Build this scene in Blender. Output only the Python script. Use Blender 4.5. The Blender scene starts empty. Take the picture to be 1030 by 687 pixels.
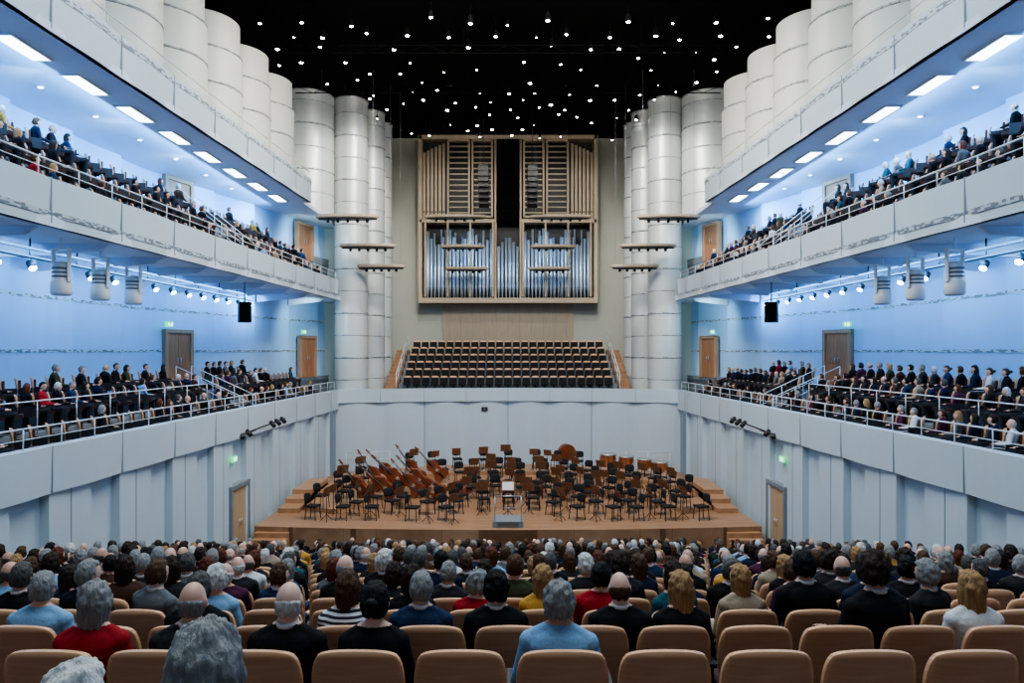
import bpy, bmesh, math, random
import numpy as np
from mathutils import Vector, Matrix, noise
random.seed(7)
S=bpy.context.scene; COL=S.collection
pi=math.pi
try: S.view_settings.look='AgX - Medium High Contrast'
except Exception as e: print(e)
# ------------------------------------------------------------ materials
def _base(name):
    m=bpy.data.materials.new(name); m.use_nodes=True
    nt=m.node_tree; b=nt.nodes["Principled BSDF"]
    return m,nt,b
def mat(name,col,rough=.6,metal=0,ns=6,na=.1,bump=0,st=(1,1,1),emis=0,ecol=None,coat=0,spec=None):
    m,nt,b=_base(name)
    tc=nt.nodes.new("ShaderNodeTexCoord"); mp=nt.nodes.new("ShaderNodeMapping"); mp.inputs["Scale"].default_value=st
    no=nt.nodes.new("ShaderNodeTexNoise"); no.inputs["Scale"].default_value=ns; no.inputs["Detail"].default_value=4
    mx=nt.nodes.new("ShaderNodeMix"); mx.data_type='RGBA'
    mx.inputs[6].default_value=(*[c*(1-na) for c in col],1); mx.inputs[7].default_value=(*[min(1,c*(1+na)) for c in col],1)
    L=nt.links.new
    L(tc.outputs["Object"],mp.inputs[0]); L(mp.outputs[0],no.inputs["Vector"]); L(no.outputs["Fac"],mx.inputs[0]); L(mx.outputs[2],b.inputs["Base Color"])
    b.inputs["Roughness"].default_value=rough; b.inputs["Metallic"].default_value=metal
    if spec is not None: b.inputs["Specular IOR Level"].default_value=spec
    if bump:
        bp=nt.nodes.new("ShaderNodeBump"); bp.inputs["Strength"].default_value=bump; bp.inputs["Distance"].default_value=.02
        L(no.outputs["Fac"],bp.inputs["Height"]); L(bp.outputs[0],b.inputs["Normal"])
    if emis:
        b.inputs["Emission Color"].default_value=(*(ecol or col),1); b.inputs["Emission Strength"].default_value=emis
    return m
def wood(name,c1,c2,st=(1,8,1),sc=3,rough=.4,plank=None):
    m,nt,b=_base(name); L=nt.links.new
    tc=nt.nodes.new("ShaderNodeTexCoord"); mp=nt.nodes.new("ShaderNodeMapping"); mp.inputs["Scale"].default_value=st
    no=nt.nodes.new("ShaderNodeTexNoise"); no.inputs["Scale"].default_value=sc; no.inputs["Detail"].default_value=6; no.inputs["Distortion"].default_value=.6
    cr=nt.nodes.new("ShaderNodeValToRGB"); cr.color_ramp.elements[0].position=.3; cr.color_ramp.elements[1].position=.72
    cr.color_ramp.elements[0].color=(*c1,1); cr.color_ramp.elements[1].color=(*c2,1)
    L(tc.outputs["Object"],mp.inputs[0]); L(mp.outputs[0],no.inputs["Vector"]); L(no.outputs["Fac"],cr.inputs[0])
    out=cr.outputs[0]
    if plank:
        br=nt.nodes.new("ShaderNodeTexBrick"); br.inputs["Scale"].default_value=plank
        br.inputs["Color1"].default_value=(.85,.85,.85,1); br.inputs["Color2"].default_value=(1,1,1,1); br.inputs["Mortar"].default_value=(.45,.4,.35,1)
        br.inputs["Mortar Size"].default_value=.008; br.inputs["Brick Width"].default_value=2.5; br.inputs["Row Height"].default_value=.2
        L(tc.outputs["Object"],br.inputs["Vector"])
        mx=nt.nodes.new("ShaderNodeMix"); mx.data_type='RGBA'; mx.blend_type='MULTIPLY'; mx.inputs[0].default_value=1
        L(out,mx.inputs[6]); L(br.outputs["Color"],mx.inputs[7]); out=mx.outputs[2]
    L(out,b.inputs["Base Color"]); b.inputs["Roughness"].default_value=rough
    return m
def frieze(name,light,dark,k=(7,7,16),th=.5):
    m,nt,b=_base(name); L=nt.links.new
    tc=nt.nodes.new("ShaderNodeTexCoord"); vm=nt.nodes.new("ShaderNodeVectorMath"); vm.operation='MULTIPLY'; vm.inputs[1].default_value=k
    fl=nt.nodes.new("ShaderNodeVectorMath"); fl.operation='FLOOR'; wn=nt.nodes.new("ShaderNodeTexWhiteNoise"); wn.noise_dimensions='3D'
    gt=nt.nodes.new("ShaderNodeMath"); gt.operation='GREATER_THAN'; gt.inputs[1].default_value=th
    mx=nt.nodes.new("ShaderNodeMix"); mx.data_type='RGBA'; mx.inputs[6].default_value=(*light,1); mx.inputs[7].default_value=(*dark,1)
    L(tc.outputs["Object"],vm.inputs[0]); L(vm.outputs[0],fl.inputs[0]); L(fl.outputs[0],wn.inputs["Vector"]); L(wn.outputs["Value"],gt.inputs[0]); L(gt.outputs[0],mx.inputs[0]); L(mx.outputs[2],b.inputs["Base Color"])
    b.inputs["Roughness"].default_value=.6
    return m
M_WALL=mat("wall_plaster",(.52,.61,.67),.5,0,1.2,.04,.05)
M_WALLB=mat("wall_plaster_beige",(.42,.44,.38),.6,0,1.0,.05,.05)
M_SOFF=mat("soffit_plaster",(.62,.69,.79),.6,0,1.0,.04)
M_OUT=mat("gallery_wall",(.38,.60,.85),.5,0,.8,.05,.03)
M_BLACK=mat("ceiling_black",(.003,.003,.0035),.95,0,3,.3,spec=.1)
M_DBLACK=mat("equipment_black",(.012,.012,.014),.5,0,6,.2)
M_FRZ=frieze("frieze_pattern",(.52,.60,.65),(.20,.24,.28),(.01,9,24),.5)
M_SEAM=mat("joint_line",(.30,.36,.40),.7,0,5,.05)
M_METAL=mat("brushed_metal",(.55,.56,.57),.32,.9,20,.1,0,(1,1,10))
M_COLM=mat("column_metal_paint",(.60,.63,.61),.4,.2,2,.06,.02,(1,1,6))
M_DRUM=mat("drum_panel_paint",(.60,.62,.57),.5,.0,2,.05,.02)
M_COLB=frieze("column_band",(.42,.45,.45),(.22,.24,.25),(6,6,22))
M_RAIL=mat("rail_white",(.7,.75,.8),.4,.2,5,.05)
M_STAGE=wood("stage_oak",(.31,.165,.09),(.45,.265,.155),(.6,6,1),2.0,.42,1.0)
M_STEPW=wood("step_oak",(.34,.18,.09),(.47,.28,.165),(1,6,1),2.5,.42)
M_CHW=wood("seat_back_beech",(.65,.34,.18),(.78,.45,.265),(1,1,14),2.2,.36)
M_DOOR=wood("door_wood",(.30,.13,.06),(.44,.22,.12),(8,8,.8),2,.45)
M_DFR=wood("door_frame_wood",(.34,.19,.11),(.46,.29,.18),(8,8,.8),2,.5)
M_DOOR2=wood("door_wood_light",(.42,.29,.17),(.50,.37,.24),(8,8,.8),2,.45)
M_ORGW=wood("organ_oak",(.42,.33,.23),(.53,.43,.31),(5,5,.6),2,.5)
M_PANEL=wood("panel_oak",(.36,.30,.22),(.43,.36,.27),(6,6,.6),2,.55)
M_FABR=mat("seat_fabric",(.06,.022,.018),.9,0,60,.3,.2)
M_FABK=mat("seat_fabric_black",(.010,.010,.012),.8,0,60,.3,.1)
M_PIPE=mat("pipe_tin",(.55,.66,.82),.3,.5,3,.08)
M_CARPET=mat("floor_dark",(.10,.06,.045),.8,0,10,.2,.1)
M_GREY=mat("grey_paint",(.20,.23,.26),.5,0,6,.08)
M_WHITEP=mat("white_fixture",(.75,.78,.8),.4,0,5,.04)
M_COPPER=mat("copper",(.72,.33,.16),.28,.9,6,.15)
M_SKINH=mat("drum_head",(.65,.62,.56),.5,0,8,.04)
M_VARN=wood("violin_varnish",(.12,.026,.012),(.30,.085,.033),(2,2,8),3,.22)
M_STW=wood("stand_wood",(.15,.06,.025),(.28,.12,.055),(6,1,1),3,.35)
M_PAPER=mat("sheet_music_paper",(.8,.8,.77),.8,0,30,.03)
M_EBONY=mat("ebony",(.012,.01,.009),.35,0,10,.2)
M_LAMP=mat("lamp_glow",(1,.97,.9),.5,emis=40,ecol=(1,.96,.88))
M_LPAN=mat("light_panel_glow",(1,1,1),.5,emis=7,ecol=(.80,.91,1))
M_BLED=mat("blue_lens_glow",(.6,.8,1),.5,emis=30,ecol=(.5,.78,1))
M_GREEN=mat("exit_green",(.02,.5,.2),.5,emis=1.5,ecol=(.03,.7,.25))
M_WSIGN=mat("sign_white",(.9,.95,.9),.5,emis=2,ecol=(.9,1,.9))
# ------------------------------------------------------------ builder
class Bd:
    def __init__(s): s.v=[];s.f=[];s.m=[];s.s=[]
    def add(s,vs,fs,m=0,sm=False,M=None):
        o=len(s.v)
        s.v+=[ (M@Vector(v)) if M else Vector(v) for v in vs]
        for f in fs: s.f.append([i+o for i in f]); s.m.append(m); s.s.append(sm)
        return s
    def box(s,c,sz,m=0,M=None):
        x,y,z=c;a,b,d=[q/2 for q in sz]
        vs=[(x+i*a,y+j*b,z+k*d) for i in(-1,1) for j in(-1,1) for k in(-1,1)]
        return s.add(vs,[(0,1,3,2),(4,6,7,5),(0,4,5,1),(2,3,7,6),(0,2,6,4),(1,5,7,3)],m,False,M)
    def rings(s,R,m=0,sm=True,M=None,cap=True,loop=True):
        n=len(R[0]);vs=[p for r in R for p in r];fs=[]
        for i in range(len(R)-1):
            for j in range(n if loop else n-1):
                k=(j+1)%n; fs.append((i*n+j,i*n+k,(i+1)*n+k,(i+1)*n+j))
        s.add(vs,fs,m,sm,M)
        if cap:
            o=len(s.v)-len(vs)
            s.f.append([o+j for j in range(n)][::-1]);s.m.append(m);s.s.append(False)
            s.f.append([o+(len(R)-1)*n+j for j in range(n)]);s.m.append(m);s.s.append(False)
        return s
    def tube(s,p0,p1,r0,r1=None,n=8,m=0,M=None,sm=True):
        p0=Vector(p0);p1=Vector(p1);r1=r0 if r1 is None else r1
        q=(p1-p0).to_track_quat('Z','Y').to_matrix()
        def ring(p,r): return [p+q@Vector((r*math.cos(2*pi*i/n),r*math.sin(2*pi*i/n),0)) for i in range(n)]
        return s.rings([ring(p0,r0),ring(p1,r1)],m,sm,M)
    def path(s,pts,r,n=6,m=0,M=None):
        for a,b in zip(pts[:-1],pts[1:]): s.tube(a,b,r,r,n,m,M)
        return s
    def lathe(s,prof,n=16,m=0,M=None,a0=0,a1=2*pi,sm=True):
        full=abs(a1-a0-2*pi)<1e-6; k=n if full else n+1
        R=[[(r*math.cos(a0+(a1-a0)*i/n),r*math.sin(a0+(a1-a0)*i/n),z) for i in range(k)] for r,z in prof]
        return s.rings(R,m,sm,M,full,full)
    def ell(s,c,r,nu=12,nv=8,m=0,M=None):
        T=Matrix.Translation(c)@Matrix.Diagonal((*r,1)); 
        if M: T=M@T
        prof=[(math.cos(-pi/2+pi*(i+.02)/(nv+.04)) ,math.sin(-pi/2+pi*(i+.02)/(nv+.04))) for i in range(nv+1)]
        return s.lathe(prof,nu,m,T)
    def prism(s,poly,t0,t1,m=0,M=None):
        return s.rings([[(x,t0,z) for x,z in poly],[(x,t1,z) for x,z in poly]],m,False,M)
    def mesh(s,name,mats,bev=0):
        me=bpy.data.meshes.new(name); me.from_pydata([tuple(v) for v in s.v],[],s.f)
        for x in mats: me.materials.append(x)
        me.polygons.foreach_set("material_index",s.m); me.polygons.foreach_set("use_smooth",s.s)
        bm=bmesh.new(); bm.from_mesh(me)
        bmesh.ops.recalc_face_normals(bm,faces=bm.faces)
        if bev:
            es=[e for e in bm.edges if len(e.link_faces)==2 and e.calc_face_angle(0)>.6]
            bmesh.ops.bevel(bm,geom=es,offset=bev,segments=2,affect='EDGES',profile=.6)
        bm.to_mesh(me); bm.free(); me.update()
        return me
def O(name,me,parent=None,loc=(0,0,0),rot=(0,0,0),label=None,cat=None,group=None,kind=None,sc=1):
    o=bpy.data.objects.new(name,me); COL.objects.link(o)
    o.location=loc;o.rotation_euler=rot;o.scale=(sc,sc,sc) if not isinstance(sc,tuple) else sc
    if parent: o.parent=parent
    if label:o["label"]=label
    if cat:o["category"]=cat
    if group:o["group"]=group
    if kind:o["kind"]=kind
    return o
def place(tpl,name,loc,rz=0,label=None,cat=None,group=None,sc=1,rot=None):
    r=O(name,None,None,loc,rot or (0,0,rz),label,cat,group,None,sc); r.empty_display_size=.2
    for t in tpl:
        pn,me=t[0],t[1]; c=O(pn,me,r)
        if len(t)>2 and t[2]: c["label"]=t[2]
    return r
def lin(a,b,n): return [a+(b-a)*i/(n-1) for i in range(n)]
def W(d): return 11.086-.041*d
def Oo(d): return 14.7 if d<28 else max(14.7-.271*(d-28),10.9)
BS=-3;BL=2.7
def bul(d,a=.08,L=BL): f=((d-BS)/L)%1; return a*(1-(2*f-1)**2)
def sweep(sec,ds,s,m=0,bd=None):
    bd=bd or Bd()
    R=[[(s*x,d,z) for x,z in sec(d)] for d in ds]
    return bd.rings(R,m,False)
def Struct(name,bd,mats,bev=0): return O(name,bd.mesh(name,mats,bev),kind="structure")
# ------------------------------------------------------------ camera
cam=bpy.data.cameras.new("camera"); co=bpy.data.objects.new("camera",cam); COL.objects.link(co)
co.location=(0,0,7.5); co.rotation_euler=(pi/2,0,0); cam.sensor_width=36; cam.lens=36*700/1030
cam.shift_x=.0039; cam.shift_y=.0092; cam.clip_end=200; cam.clip_start=.05; S.camera=co
# ------------------------------------------------------------ floor
def fz(d): return max(0,.2585*(23-d))
b=Bd()
rows=[3.75+.95*k for k in range(-3,21)]
for d in rows:
    z=fz(d); b.box((0,d+.12,z/2-.3),(21.4,.95,z+.6))
b.box((0,(23.3+40)/2,-.3),(21.4,40-23.3,.6))
Struct("floor",b,[M_CARPET])
# ------------------------------------------------------------ side structures
dsb=[BS+BL*i/8 for i in range(0,int((38.7-BS)/BL*8)+1)]+[38.7]
dsl=sorted(set([-3+1.4*i for i in range(0,22)]+[28]+[28+1.4*i for i in range(0,11)]))
tn=1
TT=(((.25,4.8),(1.45,5.45),(2.35,5.85),(3.2,6.05))),(((.15,10.9),(1.05,11.75),(1.95,12.55),(2.85,12.95)))
for s,side in((-1,"left"),(1,"right")):
    R=[];d=BS
    while d<38.7:
        for dd,off in((d,.05),(d+1.5,.05),(d+1.52,.26),(d+2.68,.26)):
            if dd<38.8:R.append((dd,off))
        d+=BL
    b=Bd()
    b.rings([[(s*(W(q)+o),q,-.3),(s*(W(q)+o),q,4.3),(s*(W(q)+.7),q,4.3),(s*(W(q)+.7),q,-.3)] for q,o in R],0,False)
    sweep(lambda q:[(W(q)-bul(q),4.25),(W(q)-bul(q)-.03,5.33),(W(q)+.25,5.33),(W(q)+.25,4.25)],dsb,s,0,b)
    q=BS
    while q<38.7:
        b.box((s*(W(q)+.02),q,4.79),(.12,.025,1.08),1); b.box((s*(W(q)+.03),q+.75,2.2),(.05,.02,4.2),1); q+=BL
    ow=[]
    L=2.9;d=-3.0
    while d<42:
        for f in lin(0,1,6):
            q=d+L*f*.995
            if q<=42: ow.append((q,.26*f*f))
        d+=L
    b2=Bd()
    for z0,z1 in((4.4,10.4),(10.75,14.85)):
        b2.rings([[(s*(Oo(q)-o),q,z0),(s*(Oo(q)-o),q,z1),(s*(Oo(q)+.3),q,z1),(s*(Oo(q)+.3),q,z0)] for q,o in ow],0,False)
    Struct("wall_"+side,b,[M_WALL,M_SEAM])
    Struct("wall_"+side,b2,[M_OUT])
    b=Bd(); b.box((s*14,19,18.55),(.2,48,7.0)); Struct("wall_"+side,b,[M_BLACK])
    b=Bd()
    sweep(lambda q:[(W(q)+2.6,15.0),(W(q)+2.6,20.2),(W(q)+2.9,20.2),(W(q)+2.9,15.0)],[-3,10,20,30,36],s,0,b)
    Struct("wall_"+side,b,[M_WALLB])
    for tiers in TT:
        b=Bd()
        for off,z in tiers:
            sweep(lambda q:[(min(W(q)+off,Oo(q)-.3),z-.5),(min(W(q)+off,Oo(q)-.3),z),(Oo(q)+.1,z),(Oo(q)+.1,z-.5)],dsl,s,0,b)
        Struct("floor",b,[M_GREY])
    bal=O("balcony",None,None,(s*10,18,10.35),label="long white curved side balcony with patterned frieze and steel railing",cat="balcony"); bal["group"]="side balconies"
    loc=Vector((-s*10,-18,-10.35))
    def part(n,bd,mats,par=bal,lo=loc): return O(n,bd.mesh(n,mats),par,lo)
    b=sweep(lambda q:[(W(q)-bul(q)+.05,10.35),(W(q)-bul(q),11.45),(W(q)+.14,11.45),(W(q)+.14,10.35)],dsb,s)
    q=BS
    while q<38.7: b.box((s*(W(q)+.03),q,10.95),(.1,.02,1.05),1); q+=BL
    part("parapet",b,[M_WALL,M_SEAM])
    b=sweep(lambda q:[(W(q)+.0,10.35),(W(q),10.6),(Oo(q)+.1,10.6),(Oo(q)+.1,10.35)],dsl,s); part("soffit",b,[M_SOFF])
    q=BS+.0
    while q<40:
        b=Bd(); x0=W(min(q,38.5))+.3;x1=Oo(q)-.3
        b.rings([[(s*x0,q-.05,10.36),(s*x0,q+.05,10.36),(s*x1,q+.05,10.36),(s*x1,q-.05,10.36)],[(s*(x0+.3),q-.05,10.16),(s*(x0+.3),q+.05,10.16),(s*x1,q+.05,9.95),(s*x1,q-.05,9.95)]],0,False); q+=BL
        part("soffit_rib",b,[M_SOFF])
    b=sweep(lambda q:[(W(q)-bul(q)+.02,10.57),(W(q)-bul(q)+.0,10.69),(W(q)+.04,10.69),(W(q)+.04,10.57)],dsb,s); part("frieze",b,[M_FRZ])
    b=Bd()
    pts=[Vector((s*(W(q)+.04-bul(q)*.6),q,11.85)) for q in lin(-2,38.4,31)]
    b.path(pts,.02); b.path([p-Vector((0,0,.2)) for p in pts],.01)
    for p in pts: b.tube(p-Vector((0,0,.45)),p,.014)
    part("railing",b,[M_RAIL])
    bal2=O("balcony",None,None,(s*10,18,14.8),label="white curved upper balcony with patterned frieze, lit soffit below",cat="balcony"); bal2["group"]="side balconies"
    loc2=Vector((-s*10,-18,-14.8))
    d2=[q for q in dsb if q<34.3]
    b=sweep(lambda q:[(W(q)-bul(q)+.05,14.8),(W(q)-bul(q),15.9),(W(q)+.14,15.9),(W(q)+.14,14.8)],d2,s)
    q=BS
    while q<34.3: b.box((s*(W(q)+.03),q,15.4),(.1,.02,1.05),1); q+=BL
    part("parapet",b,[M_WALL,M_SEAM],bal2,loc2)
    part("soffit",sweep(lambda q:[(W(q),14.8),(W(q),15.0),(Oo(q)+.1,15.0),(Oo(q)+.1,14.8)],[q for q in dsl if q<34]+[34.3],s),[M_SOFF],bal2,loc2)
    part("frieze",sweep(lambda q:[(W(q)-bul(q)-.0,15.66),(W(q)-bul(q)-.01,15.79),(W(q)+.04,15.79),(W(q)+.04,15.66)],d2,s),[M_FRZ],bal2,loc2)
    b=Bd(); pts=[Vector((s*(W(q)+.04-bul(q)*.6),q,16.25)) for q in lin(-2,34,28)]
    b.path(pts,.018)
    for p in pts: b.tube(p-Vector((0,0,.4)),p,.012)
    part("railing",b,[M_RAIL],bal2,loc2)
    b=sweep(lambda q:[(10.1,14.8),(10.1,15.0),(14,15.0),(14,14.8)],[34.3,42],s); Struct("trim_%d"%tn,b,[M_SOFF]);tn+=1
    for z in(7.45,9.15):
        b=Bd(); b.rings([[(s*(Oo(q)-o-.02),q,z),(s*(Oo(q)-o-.02),q,z+.1),(s*(Oo(q)-o+.05),q,z+.1),(s*(Oo(q)-o+.05),q,z)] for q,o in ow],0,False)
        Struct("trim_%d"%tn,b,[M_FRZ]);tn+=1
    b=Bd(); pts=[Vector((s*(W(q)+.05),q,5.8)) for q in lin(-2,38.3,34)]
    b.path(pts,.02); b.path([p-Vector((0,0,.24)) for p in pts],.01)
    for p in pts: b.tube(p-Vector((0,0,.48)),p,.014)
    O("railing",b.mesh("railing",[M_RAIL]),label="thin white metal railing on terrace parapet",cat="railing",group="terrace railings")
    b=Bd(); pts=[Vector((s*(W(q)+1.42),q,6.25)) for q in lin(-2,26.4,20)]
    b.path(pts,.018)
    for p in pts: b.tube(p-Vector((0,0,.82)),p,.012)
    O("railing",b.mesh("railing",[M_RAIL]),label="thin white metal railing between terrace seat rows",cat="railing",group="terrace railings")
    for q in(27.0,28.2):
        for z0,o0,o1,z1 in((4.8,.3,2.9,6.0),(10.9,.3,2.8,12.9)):
            b=Bd(); a=Vector((s*(W(q)+o0),q,z0+.9)); c=Vector((s*(W(q)+o1),q,z1+.9))
            b.path([a,c],.016); b.path([a-Vector((0,0,.4)),c-Vector((0,0,.4))],.01)
            for t in lin(0,1,4):
                p=a.lerp(c,t); b.tube(p,p-Vector((0,0,1.1)),.013)
            O("handrail",b.mesh("handrail",[M_RAIL]),label="sloping white handrail beside terrace steps",cat="railing",group="aisle handrails")
b=Bd(); b.box((0,22,22.3),(30,54,.5)); Struct("ceiling",b,[M_BLACK])
# ------------------------------------------------------------ drums
def seg(r,z0,z1): return [(r-.03,z0),(r,z0+.015),(r,z0+.06),(r,z1-.06),(r,z1-.015),(r-.03,z1)]
for s in(-1,1):
    for i in range(9):
        q=9.5+2.95*i
        b=Bd(); prof=[]
        for z0,z1,r in((15.0,16.3,1.45),(16.3,17.6,1.45),(17.6,18.95,1.45),(18.95,20.3,1.35)): prof+=seg(r,z0-15,z1-15)
        a0=-pi/2 if s<0 else pi/2
        b.lathe(prof,24,0,None,a0,a0+pi)
        for z in(1.3,2.6,3.95): b.lathe([(1.44,z-.04),(1.462,z-.04),(1.462,z+.04),(1.44,z+.04)],24,1,None,a0,a0+pi)
        O("acoustic_panel",b.mesh("acoustic_panel",[M_DRUM,M_COLB]),loc=(s*(W(q)+1.95),q,15.0),label="tall convex white acoustic wall panel with horizontal bands",cat="wall panel",group="convex upper wall panels")
# ------------------------------------------------------------ columns
def column(x,y,z0,z1,r):
    b=Bd(); n=40; z=0;H=z1-z0; prof=[]
    while z<H-.05:
        t=min(z+1.26,H); prof+=seg(r,z,t); z+=1.26
    b.lathe(prof,n,0)
    col=O("column",b.mesh("column",[M_COLM]),loc=(x,y,z0),label="tall round silvery column clad in banded metal panels",cat="column",group="stage columns")
    z=1.26; k=0
    while z<H-.3:
        b=Bd(); hb=.05 if k%2 else .025
        b.lathe([(r-.01,-hb),(r+.012,-hb),(r+.012,hb),(r-.01,hb)],n,0); O("band",b.mesh("band",[M_COLB]),col,(0,0,z)); z+=1.26; k+=1
    b=Bd(); b.lathe([(r-.05,0),(r+.03,0),(r+.03,.08),(r-.05,.08)],n,0); O("cap",b.mesh("cap",[M_METAL]),col,(0,0,H-.05))
for s in(-1,1):
    column(s*9.05,40.2,4.6,21.9,.95)
    column(s*8.3,42.3,4.6,21.9,.8)
    column(s*8.0,44.4,4.6,21.9,.6)
    column(s*11.4,39.6,15.0,21.9,1.5)
    column(s*12.9,37.4,15.0,21.9,1.2)
# ------------------------------------------------------------ back walls
xs=lin(-9.6,9.6,61)
def by(x): return 38.75+1.75*(1-(x/9.6)**2)
def bscal(x): f=((x+9.6)/2.4)%1; return .2*(1-(2*f-1)**2)
b=Bd()
b.rings([[(x,by(x)-bscal(x),0),(x,by(x)-bscal(x),4.75),(x,by(x)+.4,4.75),(x,by(x)+.4,0)] for x in xs],0,False)
b.rings([[(x,by(x)-.26,4.6),(x,by(x)-.26,5.33),(x,by(x)+.4,5.33),(x,by(x)+.4,4.6)] for x in xs],0,False)
for i in range(1,8):
    x=-9.6+2.4*i; b.box((x,by(x)-.0,2.4),(.05,.06,4.6),1); b.box((x,by(x)-.25,4.96),(.03,.04,.72),1)
Struct("wall_stage",b,[M_WALL,M_SEAM])
b=Bd(); b.box((0,47.8,13.5),(30,.4,17.6)); Struct("wall_back",b,[M_WALLB])
b=Bd(); b.box((-11.2,44.6,13),(5.0,6,18)); Struct("wall_back",b,[M_WALLB])
b=Bd(); b.box((11.2,44.6,13),(5.0,6,18)); Struct("wall_back",b,[M_WALLB])
b=Bd(); b.box((0,47.5,9.2),(8.9,.14,2.9))
for i in range(-5,6): b.box((i*.8,47.42,9.2),(.02,.03,2.9),1)
Struct("trim_20",b,[M_PANEL,M_GREY])
b=Bd(); b.box((0,0,0),(.36,.08,.22)); b.lathe([(.01,0),(.06,.0),(.06,.05),(.01,.05)],12,1,Matrix.Translation((0,-.04,0))@Matrix.Rotation(pi/2,4,'X'))
O("wall_camera",b.mesh("wall_camera",[M_DBLACK,M_GREY],.01),loc=(-1.35,40.2,4.15),label="small black wall-mounted camera box on stage wall",cat="camera")
b=Bd()
CR=[(41.6+.88*i,5.1+.44*i) for i in range(6)]
b.box((0,40.9,4.9),(15.6,1.0,.4))
for y,z in CR: b.box((0,(y-.45+47.6)/2,z-.3),(13.2,47.6-(y-.45),.6))
Struct("floor",b,[M_GREY])
for s in(-1,1):
    b=Bd()
    for y,z in CR:
        for k in range(2):
            b.box((s*7.0,(y-.45+.44*k+47.4)/2,z-.1+.22*k-.0),(.72,47.4-(y-.45+.44*k),.26))
    O("stair",b.mesh("stair",[M_STEPW]),label="wooden stair flight climbing beside choir seating",cat="stairs",group="choir stairs")
    b=Bd(); a=Vector((s*6.6,41.0,6.1)); c=Vector((s*6.6,46.2,8.7)); b.path([a,c],.03); b.path([a-Vector((0,0,.45)),c-Vector((0,0,.45))],.02)
    for t in lin(0,1,6):
        p=a.lerp(c,t); b.tube(p,p-Vector((0,0,1.0)),.022)
    O("handrail",b.mesh("handrail",[M_RAIL]),label="white metal handrail beside choir stair",cat="railing",group="choir handrails")
# ------------------------------------------------------------ doors
dn=1
def door(x,y,z,rz,w,h,wm,fm_):
    global dn
    r=O("door_%d"%dn,None,None,(x,y,z),(0,0,rz),kind="structure",label="wooden double door in painted frame",cat="door"); dn+=1
    b=Bd()
    for sx in(-1,1): b.box((sx*(w/2+.08),0,h/2),(.16,.24,h))
    b.box((0,0,h+.08),(w+.32,.24,.16)); O("door_frame",b.mesh("door_frame",[fm_],.01),r)
    for sx in(-1,1):
        b=Bd(); b.box((sx*w/4,0,h/2),(w/2-.01,.08,h-.02)); lf=O("door_leaf",b.mesh("door_leaf",[wm],.005),r)
        b=Bd(); b.tube((sx*.1,-.09,.95),(sx*.1,-.09,1.2),.015); b.tube((sx*.1,-.03,.95),(sx*.1,-.09,.95),.012); b.tube((sx*.1,-.03,1.2),(sx*.1,-.09,1.2),.012)
        O("handle",b.mesh("handle",[M_METAL]),lf)
def sign(x,y,z,rz):
    r=O("exit_sign",None,None,(x,y,z),(0,0,rz),label="green illuminated emergency exit sign",cat="exit sign",group="exit signs")
    b=Bd(); b.box((0,0,0),(.42,.06,.2)); O("sign_panel",b.mesh("sign_panel",[M_GREEN]),r)
    b=Bd(); b.box((.12,-.035,0),(.08,.01,.14)); b.ell((-.06,-.035,.06),(.018,.008,.018),8,6)
    b.tube((-.06,-.035,.04),(-.03,-.035,-.01),.012); b.tube((-.03,-.035,-.01),(.01,-.035,-.06),.008); b.tube((-.03,-.035,-.01),(-.08,-.035,-.06),.008); b.tube((-.06,-.035,.035),(-.1,-.035,.01),.006)
    b.tube((-.06,-.035,.035),(-.01,-.035,.02),.006)
    O("pictogram",b.mesh("pictogram",[M_WSIGN]),r)
for s in(-1,1):
    rz=s*(-pi/2)
    door(s*(W(26.1)+.1),26.1,0,rz,1.5,2.4,M_DOOR2,M_GREY)
    sign(s*(W(26.1)-.02),25.4,3.55,rz)
    r2=rz+s*math.atan2(.271,1)
    for y,z,h in((29.5,6.0,2.25),(39.3,6.0,2.2),(29.5,12.95,1.7),(39.0,12.6,1.9)):
        door(s*(Oo(y)-.3),y,z,r2,1.35,h,M_DOOR,M_DFR)
        if z<10: sign(s*(Oo(y)-.36),y-.9,z+h+.35,r2)
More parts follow.
